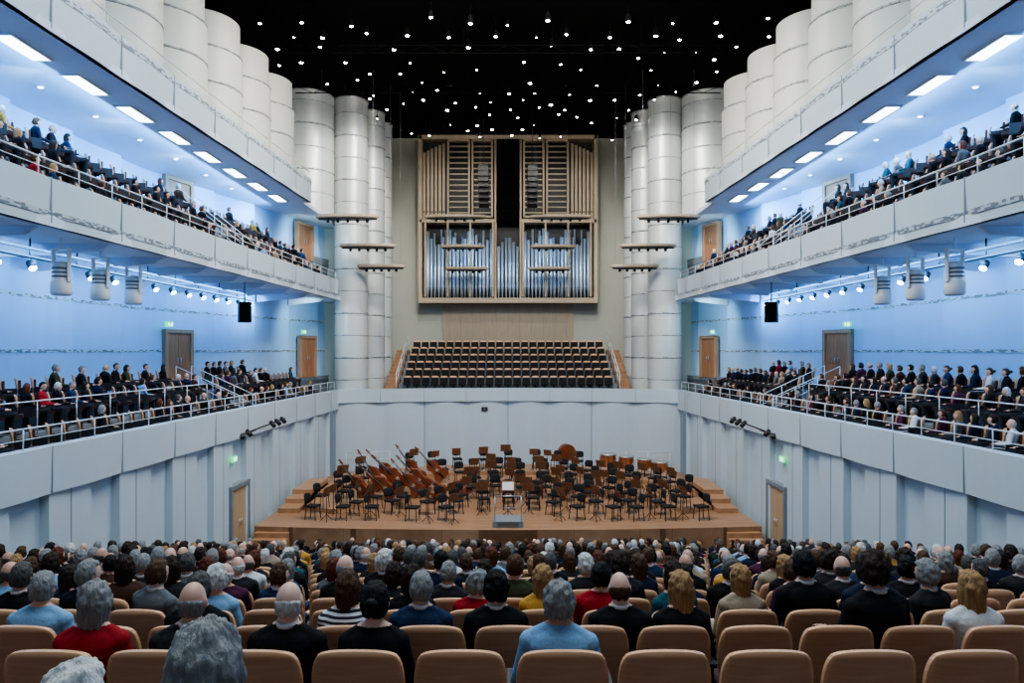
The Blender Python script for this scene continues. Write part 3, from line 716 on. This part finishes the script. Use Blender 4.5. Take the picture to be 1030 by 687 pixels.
HD={"short":"short","full":"thick","bald":"receding","bob":"chin-length","long":"long","bun":"pinned-up"}
cmats=list(CL.keys()); hmats=list(HR.keys())
CM=[SKINS[0],SKINS[1]]+[CL[c] for c in cmats]+[HR[h] for h in hmats]+[SHOE]
cv=[];cf=[];cmi=[];cvo=0
def mesh_np(me):
    v=np.empty(len(me.vertices)*3); me.vertices.foreach_get("co",v); f=[tuple(p.vertices) for p in me.polygons]; m=[p.material_index for p in me.polygons]; return v.reshape(-1,3),f,m
LOWB=[mesh_np(v[4]) for v in VAR]
LOWH={s_:(np.array([tuple(v) for v in HL[s_].v]),HL[s_].f) for s_ in STY}
for idx,(x,y,z,rz,a) in enumerate(PL):
    if a: sty,hc,cc,vi=a[:4]
    else:
        sty,hc,_=pick(hairw,rr); cc=pick(clow,rr)[0]
        fem=sty in("bob","long","bun") or (sty=="full" and hc=="white" and rr.random()<.5)
        vi=rr.choice((1,3)) if fem else rr.choice((0,2))
    fem,yaw,mh,mm,ml=VAR[vi]; sc=.955+rr.uniform(-.05,.045)-(.02 if fem else 0) if not a else (.95 if len(a)<7 else a[6])
    sk=rr.choice(SKINS)
    if idx<298:
        me=mh if idx<60 else mm
        grp="stalls audience" if abs(x)<W(y)-.3 else "terrace audience"
        o=O("person",me,None,(x,y,z),(0,0,rz),"seated person, %s %s hair, %s top, hands on lap"%(HD[sty],hc.replace("_"," "),cc.replace("_"," ")),"person",grp,None,sc)
        for i,m_ in((0,sk),(1,CL[cc]),(2,CL["charcoal"] if cc!="charcoal" else CL["black"])):
            o.material_slots[i].link='OBJECT'; o.material_slots[i].material=m_
        h=O("hair",rr.choice(HM[sty]),o,HC,(0,0,yaw)); h.material_slots[0].link='OBJECT'; h.material_slots[0].material=HR[hc]
        if not fem and cc in("black","charcoal","navy","dark_blue","grey") and idx<120: O("collar",me_col,o)
    else:
        ca,sa=math.cos(rz),math.sin(rz); Rm=np.array(((ca,-sa,0),(sa,ca,0),(0,0,1)))*sc
        v,f,m=LOWB[vi]; vv=v@Rm.T+np.array((x,y,z)); cv.append(vv)
        si=SKINS.index(sk)%2; ci=2+cmats.index(cc); mp={0:si,1:ci,2:2+cmats.index("charcoal"),3:len(CM)-1,4:si}
        cf+=[tuple(i+cvo for i in q) for q in f]; cmi+=[mp[q] for q in m]; cvo+=len(vv)
        hv,hf=LOWH[sty]; ya=np.array(((math.cos(yaw),-math.sin(yaw),0),(math.sin(yaw),math.cos(yaw),0),(0,0,1)))
        vv=(hv@ya.T+np.array(HC))@Rm.T+np.array((x,y,z)); cv.append(vv)
        hi=2+len(cmats)+hmats.index(hc); cf+=[tuple(i+cvo for i in q) for q in hf]; cmi+=[hi]*len(hf); cvo+=len(vv)
V=np.concatenate(cv)
me=bpy.data.meshes.new("seated_audience"); me.from_pydata(V.tolist(),[],cf)
for m_ in CM: me.materials.append(m_)
me.polygons.foreach_set("material_index",cmi); me.polygons.foreach_set("use_smooth",[True]*len(cf)); me.update()
O("seated_audience",me,label="crowd of seated concertgoers filling stalls and side galleries",cat="audience",kind="stuff")
lo=chair_single(True); lv=np.array([tuple(v) for v in lo.v]); cv=[];cf=[];cmi=[];o0=0
for idx,(x,y,z,rz) in enumerate(CHP):
    if idx<298:
        lab="beech-backed auditorium chair with dark red upholstery"
        if idx<60: place(CH,"auditorium_chair",(x,y,z),rz,lab,"chair","stalls chairs")
        else: O("auditorium_chair",me_cs,None,(x,y,z),(0,0,rz),lab,"chair","stalls chairs")
    else:
        ca,sa=math.cos(rz),math.sin(rz); Rm=np.array(((ca,-sa,0),(sa,ca,0),(0,0,1)))
        cv.append(lv@Rm.T+np.array((x,y,z))); cf+=[tuple(i+o0 for i in q) for q in lo.f]; cmi+=lo.m; o0+=len(lv)
me=bpy.data.meshes.new("auditorium_seating"); me.from_pydata(np.concatenate(cv).tolist(),[],cf)
for m_ in(M_CHW,M_FABR,M_DBLACK): me.materials.append(m_)
me.polygons.foreach_set("material_index",cmi); me.update()
O("auditorium_seating",me,label="distant rows of beech-backed auditorium chairs",cat="chairs",kind="stuff")
# choir seats
cb_=shell(.47,.40,.5,-.16,.03,.03,6,4).mesh("backrest",[M_CHW])
x_=Bd(); x_.box((0,-.09,.66),(.45,.12,.28)); x_.box((0,-.02,.60),(.45,.09,.34)); x_.box((0,.04,.42),(.45,.36,.08)); cst=x_.mesh("seat",[M_FABK],.02)
x_=Bd(); x_.box((0,-.1,.2),(.06,.06,.4)); x_.box((.245,-.05,.5),(.03,.25,.05)); cpd=x_.mesh("pedestal",[M_DBLACK])
CHO=[("backrest",cb_),("seat",cst),("pedestal",cpd)]
for y,z in CR:
    for j in range(23):
        x=-6.05+.55*j
        place(CHO,"choir_seat",(x,y+.2,z),pi,"folding choir seat with brown wooden back and black pad","chair","choir seats")
# ------------------------------------------------------------ orchestra furniture
x_=Bd(); x_.box((0,.0,.47),(.42,.42,.07)); oc_s=x_.mesh("seat",[M_FABK],.02)
oc_b=shell(.42,.30,.60,-.2,.04,.04,6,4,.15).mesh("backrest",[M_FABK])
def leg(px,py):
    x_=Bd(); x_.tube((px*.17,py*.17,.45),(px*.2,py*.2,0),.016,n=8); x_.ell((px*.2,py*.2,.012),(.02,.02,.012),8,6); return x_.mesh("leg",[M_DBLACK])
LG=[leg(a,c) for a in(-1,1) for c in(-1,1)]
x_=Bd()
for e in(-1,1): x_.tube((e*.17,-.18,.46),(e*.17,-.25,.85),.013)
x_.box((0,-.19,.44),(.36,.03,.03)); oc_f=x_.mesh("back_frame",[M_DBLACK])
OCH=[("seat",oc_s),("backrest",oc_b),("back_frame",oc_f)]+[("leg",l) for l in LG]
x_=Bd(); 
x_.add([(-.25,.0,-.17),(.25,0,-.17),(.25,.1,.17),(-.25,.1,.17),(-.25,-.012,-.165),(.25,-.012,-.165),(.25,.088,.175),(-.25,.088,.175)],[(0,1,2,3),(7,6,5,4),(0,4,5,1),(1,5,6,2),(2,6,7,3),(3,7,4,0)]); x_.box((0,-.03,-.17),(.5,.06,.015))
ms_d=Bd(); ms_d.add([v+Vector((0,0,1.12)) for v in x_.v],x_.f); ms_d=ms_d.mesh("desk",[M_STW])
x_=Bd(); x_.tube((0,.04,.1),(0,.04,1.1),.016); 
for k in range(3):
    a=2*pi*k/3+.5; x_.tube((0,.04,.25),(.25*math.cos(a),.04+.25*math.sin(a),.008),.012)
ms_p=x_.mesh("tripod",[M_DBLACK])
x_=Bd(); x_.add([(-.2,-.02,-.14),(.2,-.02,-.14),(.2,.065,.13),(-.2,.065,.13)],[(0,1,2,3)],0,False,Matrix.Translation((0,0,1.12))); ms_s=x_.mesh("sheet_music",[M_PAPER])
MS=[("desk",ms_d,"brown wooden desk plate"),("tripod",ms_p)]; MSP=MS+[("sheet_music",ms_s)]
rs=random.Random(5)
def face(x,y): return math.atan2(-(0-x),(26.4-y))
for R_,n_,a0,a1 in((2.7,7,6,174),(3.9,11,4,176),(5.1,14,3,177),(6.3,18,2,178),(7.6,20,2,178),(9.0,18,24,156),(10.9,15,38,142)):
    for i in range(n_):
        a=math.radians(a0+(a1-a0)*(i+.5)/n_)+rs.uniform(-.02,.02); rr_=R_+rs.uniform(-.25,.25)
        x=rr_*math.cos(a)*1.03; y=26.95+rr_*math.sin(a)
        if -7.2<x<-2.2 and 30.3<y<35.8: continue
        if x>4.7 and y>34.4: continue
        if abs(x)>8.3: continue
        f=face(x,y)+rs.uniform(-.3,.3)
        place(OCH,"orchestra_chair",(x,y,sz(x,y)),f,"black padded orchestra chair with metal legs","chair","orchestra chairs",1.13)
        if (i%2==0) or R_>7.2:
            dx,dy=-math.sin(f),math.cos(f); mx_,my_=x+dx*.66+.2*dy,y+dy*.66-.2*dx
            if abs(mx_)<8.3 and my_>26.7: place(MSP if rs.random()<.12 else MS,"music_stand",(mx_,my_,sz(mx_,my_)),f,"music stand with brown desk plate and black tripod","music stand","orchestra music stands",1.02+rs.uniform(-.14,.08))
def strings(L):
    k=L
    prof=[(0,.27),(.06,.335),(.16,.345),(.28,.30),(.40,.225),(.50,.205),(.60,.215),(.70,.255),(.80,.262),(.90,.22),(.98,.14),(1.06,.07),(1.12,.045)]
    poly=[(w*k,z*k) for z,w in prof]+[(-w*k,z*k) for z,w in reversed(prof)]
    b=Bd(); b.prism(poly,-.10*k,.10*k); body=b.mesh("body",[M_VARN],.02*k)
    b=Bd(); b.tube((0,-.09*k,1.08*k),(0,-.10*k,1.72*k),.028*k,.02*k,10); neck=b.mesh("neck",[M_VARN])
    b=Bd(); b.box((0,-.135*k,1.2*k),(.06*k,.025*k,.85*k)); fb=b.mesh("fingerboard",[M_EBONY],.004)
    b=Bd(); b.box((0,-.105*k,1.78*k),(.05*k,.05*k,.16*k)); b.lathe([(.02*k,-.03*k),(.05*k,-.02*k),(.05*k,.02*k),(.02*k,.03*k)],14,0,Matrix.Translation((0,-.10*k,1.89*k))@Matrix.Rotation(pi/2,4,'Y'))
    for e in(-1,1):
        for q in(1.74,1.8): b.tube((0,-.105*k,q*k),(e*.09*k,-.105*k,q*k),.009*k)
    scr=b.mesh("scroll",[M_VARN])
    b=Bd(); b.box((0,-.15*k,.5*k),(.13*k,.015*k,.12*k)); br=b.mesh("bridge",[M_ORGW])
    b=Bd(); b.prism([(-.045*k,.33*k),(.045*k,.33*k),(.02*k,.08*k),(-.02*k,.08*k)],-.15*k,-.13*k); tp=b.mesh("tailpiece",[M_EBONY])
    b=Bd(); b.tube((0,0,0),(0,0,-.2*k),.01*k); ep=b.mesh("endpin",[M_METAL])
    b=Bd()
    for q in(-.018,-.006,.006,.018): b.tube((q*k,-.16*k,.3*k),(q*k*.8,-.15*k,1.74*k),.0025*k,n=4)
    st=b.mesh("strings",[M_METAL])
    return [("body",body),("neck",neck),("fingerboard",fb),("scroll",scr),("bridge",br),("tailpiece",tp),("endpin",ep),("strings",st)]
BASS=strings(1.12); CELLO=strings(.7)
def lay(tpl,x,y,yaw,lean,roll,name,label,grp):
    M=Matrix.Rotation(yaw,4,'Z')@Matrix.Rotation(lean,4,'Y')@Matrix.Rotation(roll,4,'Z')
    mz=min((M@v.co).z for v in tpl[0][1].vertices)
    place(tpl,name,(x,y,sz(x,y)-mz+.003),0,label,"string instrument",grp,1,M.to_euler())
for i,(x,y) in enumerate(((-6.2,31.0),(-5.1,31.4),(-4.0,31.9),(-5.8,32.3),(-4.8,32.7),(-3.8,33.2),(-5.4,33.9),(-4.3,34.4),(-3.2,34.7))):
    lay(BASS,x,y,rs.uniform(-.3,.3),-.72+rs.uniform(-.12,.12),rs.uniform(-.25,.25),"double_bass","reddish-brown double bass leaning on its side","double basses")
for i,(x,y) in enumerate(((-3.1,30.7),(-2.3,31.5),(-2.9,32.5),(-2.6,33.4),(2.6,31.3),(3.4,32.0),(1.6,32.3))):
    lay(CELLO,x,y,rs.uniform(-.6,.6)+(pi if i%2 else 0),-1.15+rs.uniform(-.1,.1),rs.uniform(-.4,.3),"cello","brown cello lying on its side beside chairs","cellos")
for x,y in((-7.0,30.9),(-6.9,33.0),(-4.7,30.4),(-3.3,35.5),(-2.4,34.6)):
    place(OCH,"orchestra_chair",(x,y,sz(x,y)),face(x,y),"black padded orchestra chair with metal legs","chair","orchestra chairs",1.13)
x_=Bd(); x_.lathe([(.03,.28),(.16,.32),(.27,.45),(.32,.62),(.335,.8),(.335,.84)],28); tb=x_.mesh("bowl",[M_COPPER])
x_=Bd(); x_.lathe([(.01,.855),(.33,.855),(.33,.84),(.01,.84)],28); th_=x_.mesh("drumhead",[M_SKINH])
x_=Bd(); x_.lathe([(.33,.81),(.36,.81),(.36,.86),(.33,.86)],28)
for k in range(8):
    a=k*pi/4; x_.tube((.35*math.cos(a),.35*math.sin(a),.85),(.35*math.cos(a),.35*math.sin(a),.68),.009)
th2=x_.mesh("hoop",[M_METAL])
x_=Bd()
for k in range(4):
    a=k*pi/2+.4; x_.tube((.34*math.cos(a),.34*math.sin(a),.7),(.3*math.cos(a),.3*math.sin(a),.05),.016); x_.tube((.3*math.cos(a),.3*math.sin(a),.06),(0,0,.12),.016); x_.ell((.3*math.cos(a),.3*math.sin(a),.04),(.03,.03,.04),8,6)
x_.box((0,-.3,.06),(.12,.25,.03)); tf=x_.mesh("frame",[M_DBLACK])
for (x,y,k) in((5.2,36.2,1.2),(6.1,35.9,1.12),(6.95,35.4,1.05),(7.6,34.7,1.0)):
    place([("bowl",tb),("drumhead",th_),("hoop",th2),("frame",tf)],"timpani",(x,y,sz(x,y)),face(x,y),"copper kettledrum on black pedal frame","drum","timpani",k)
r=O("bass_drum",None,None,(3.2,38.0,sz(3.2,38.0)),(0,0,.3),label="upright concert bass drum on black stand",cat="drum")
T=Matrix.Translation((0,0,.85))@Matrix.Rotation(pi/2,4,'X')
x_=Bd(); x_.lathe([(.43,-.2),(.45,-.2),(.45,.2),(.43,.2)],28,0,T); O("drum_shell",x_.mesh("drum_shell",[M_VARN]),r)
x_=Bd(); x_.lathe([(.01,-.19),(.43,-.19),(.43,.19),(.01,.19)],28,0,T); O("drumhead",x_.mesh("drumhead",[M_VARN]),r)
x_=Bd()
for e in(-1,1): x_.tube((e*.48,0,.9),(e*.4,0,0),.02); x_.tube((e*.4,-.25,.02),(e*.4,.25,.02),.02)
x_.tube((-.4,0,.2),(.4,0,.2),.02); O("stand",x_.mesh("stand",[M_DBLACK]),r)
r=O("conductor_podium",None,None,(0,27.05,.76),label="low grey conductor's podium with ventilated front panel",cat="podium")
x_=Bd(); x_.box((0,0,.12),(1.15,1.1,.24)); O("platform",x_.mesh("platform",[M_GREY],.015),r)
x_=Bd()
for k in range(7): x_.box((0,-.56,.03+.03*k),(.8,.015,.012))
O("grille",x_.mesh("grille",[M_METAL]),r)
x_=Bd(); p=[(-.5,-.5,.24),(-.5,-.5,1.2),(.5,-.5,1.2),(.5,-.5,.24)]; x_.path([Vector(q) for q in p],.02); x_.tube((-.5,-.5,.75),(.5,-.5,.75),.012); O("guard_rail",x_.mesh("guard_rail",[M_METAL]),r)
place([("desk",ms_d,"brown wooden desk plate"),("tripod",ms_p),("score",ms_s,"open white score")],"conductor_stand",(0,28.1,.76),0,"conductor's music stand holding open white score","music stand",None,1.15)
# ------------------------------------------------------------ lights
def area(name,loc,tgt,sx,sy,en,col):
    l=bpy.data.lights.new(name,'AREA'); l.shape='RECTANGLE'; l.size=sx; l.size_y=sy; l.energy=en; l.color=col
    o=bpy.data.objects.new(name,l); COL.objects.link(o); o.location=loc
    o.rotation_euler=(Vector(tgt)-Vector(loc)).to_track_quat('-Z','Y').to_euler(); return o
def spot(name,loc,tgt,en,col,ang,bl=.6,rad=.3):
    l=bpy.data.lights.new(name,'SPOT'); l.energy=en; l.color=col; l.spot_size=math.radians(ang); l.spot_blend=bl; l.shadow_soft_size=rad
    o=bpy.data.objects.new(name,l); COL.objects.link(o); o.location=loc
    o.rotation_euler=(Vector(tgt)-Vector(loc)).to_track_quat('-Z','Y').to_euler(); return o
area("hall_light",(0,10,21.9),(0,10,0),14,18,3900,(.76,.90,1))
area("stage_light",(0,26,21.7),(0,33,1),12,4,4300,(1,.93,.84))
for s in(-1,1):
    for nm,X,Z,en in(("terrace_blue",12.0,10.0,1050),("gallery_blue",11.6,14.5,1150)):
        l=bpy.data.lights.new(nm,'AREA'); l.shape='RECTANGLE'; l.size=27; l.size_y=.3; l.energy=en; l.color=(.16,.46,1)
        o=bpy.data.objects.new(nm,l); COL.objects.link(o); o.location=(s*X,21,Z)
        zax=-Vector((s*1,0,-.55)).normalized(); xax=Vector((0,1,0)); yax=zax.cross(xax)
        o.rotation_euler=Matrix((xax,yax,zax)).transposed().to_euler()
    for i in range(6):
        q=14+4*i; spot("gallery_spot",(s*(W(q)+1.6),q,14.6),(s*Oo(q),q+.5,13.4),300,(.42,.74,1),100,.9,.15)
        spot("terrace_spot",(s*(W(q)+2.0),q,10.0),(s*Oo(q),q+.3,9.2),110,(.42,.74,1),100,.9,.15)
    spot("gallery_spot",(s*(W(36)+.6),36.3,13.9),(s*(Oo(39)),39.5,13.0),300,(.5,.8,1),120,.8,.15)
    spot("terrace_spot",(s*(W(36)+.6),36.3,9.9),(s*(Oo(39)),39.5,8.0),250,(.5,.8,1),120,.8,.15)
    spot("column_spot",(s*4,33,21.3),(s*9,40,15),3600,(1,.98,.92),62)
    spot("organ_spot",(s*3,36,21.3),(s*3,46.5,14.5),1300,(1,.97,.9),60)
    spot("pipe_spot",(s*2.6,44.2,15.7),(s*3,46.5,12.5),260,(.45,.72,1),120,.8,.2)
    spot("panel_spot",(-s*3,20,21.5),(s*11,26,17.5),2100,(1,.98,.92),95)
w=bpy.data.worlds.new("world"); S.world=w; w.use_nodes=True
w.node_tree.nodes["Background"].inputs[0].default_value=(.35,.45,.6,1); w.node_tree.nodes["Background"].inputs[1].default_value=.35
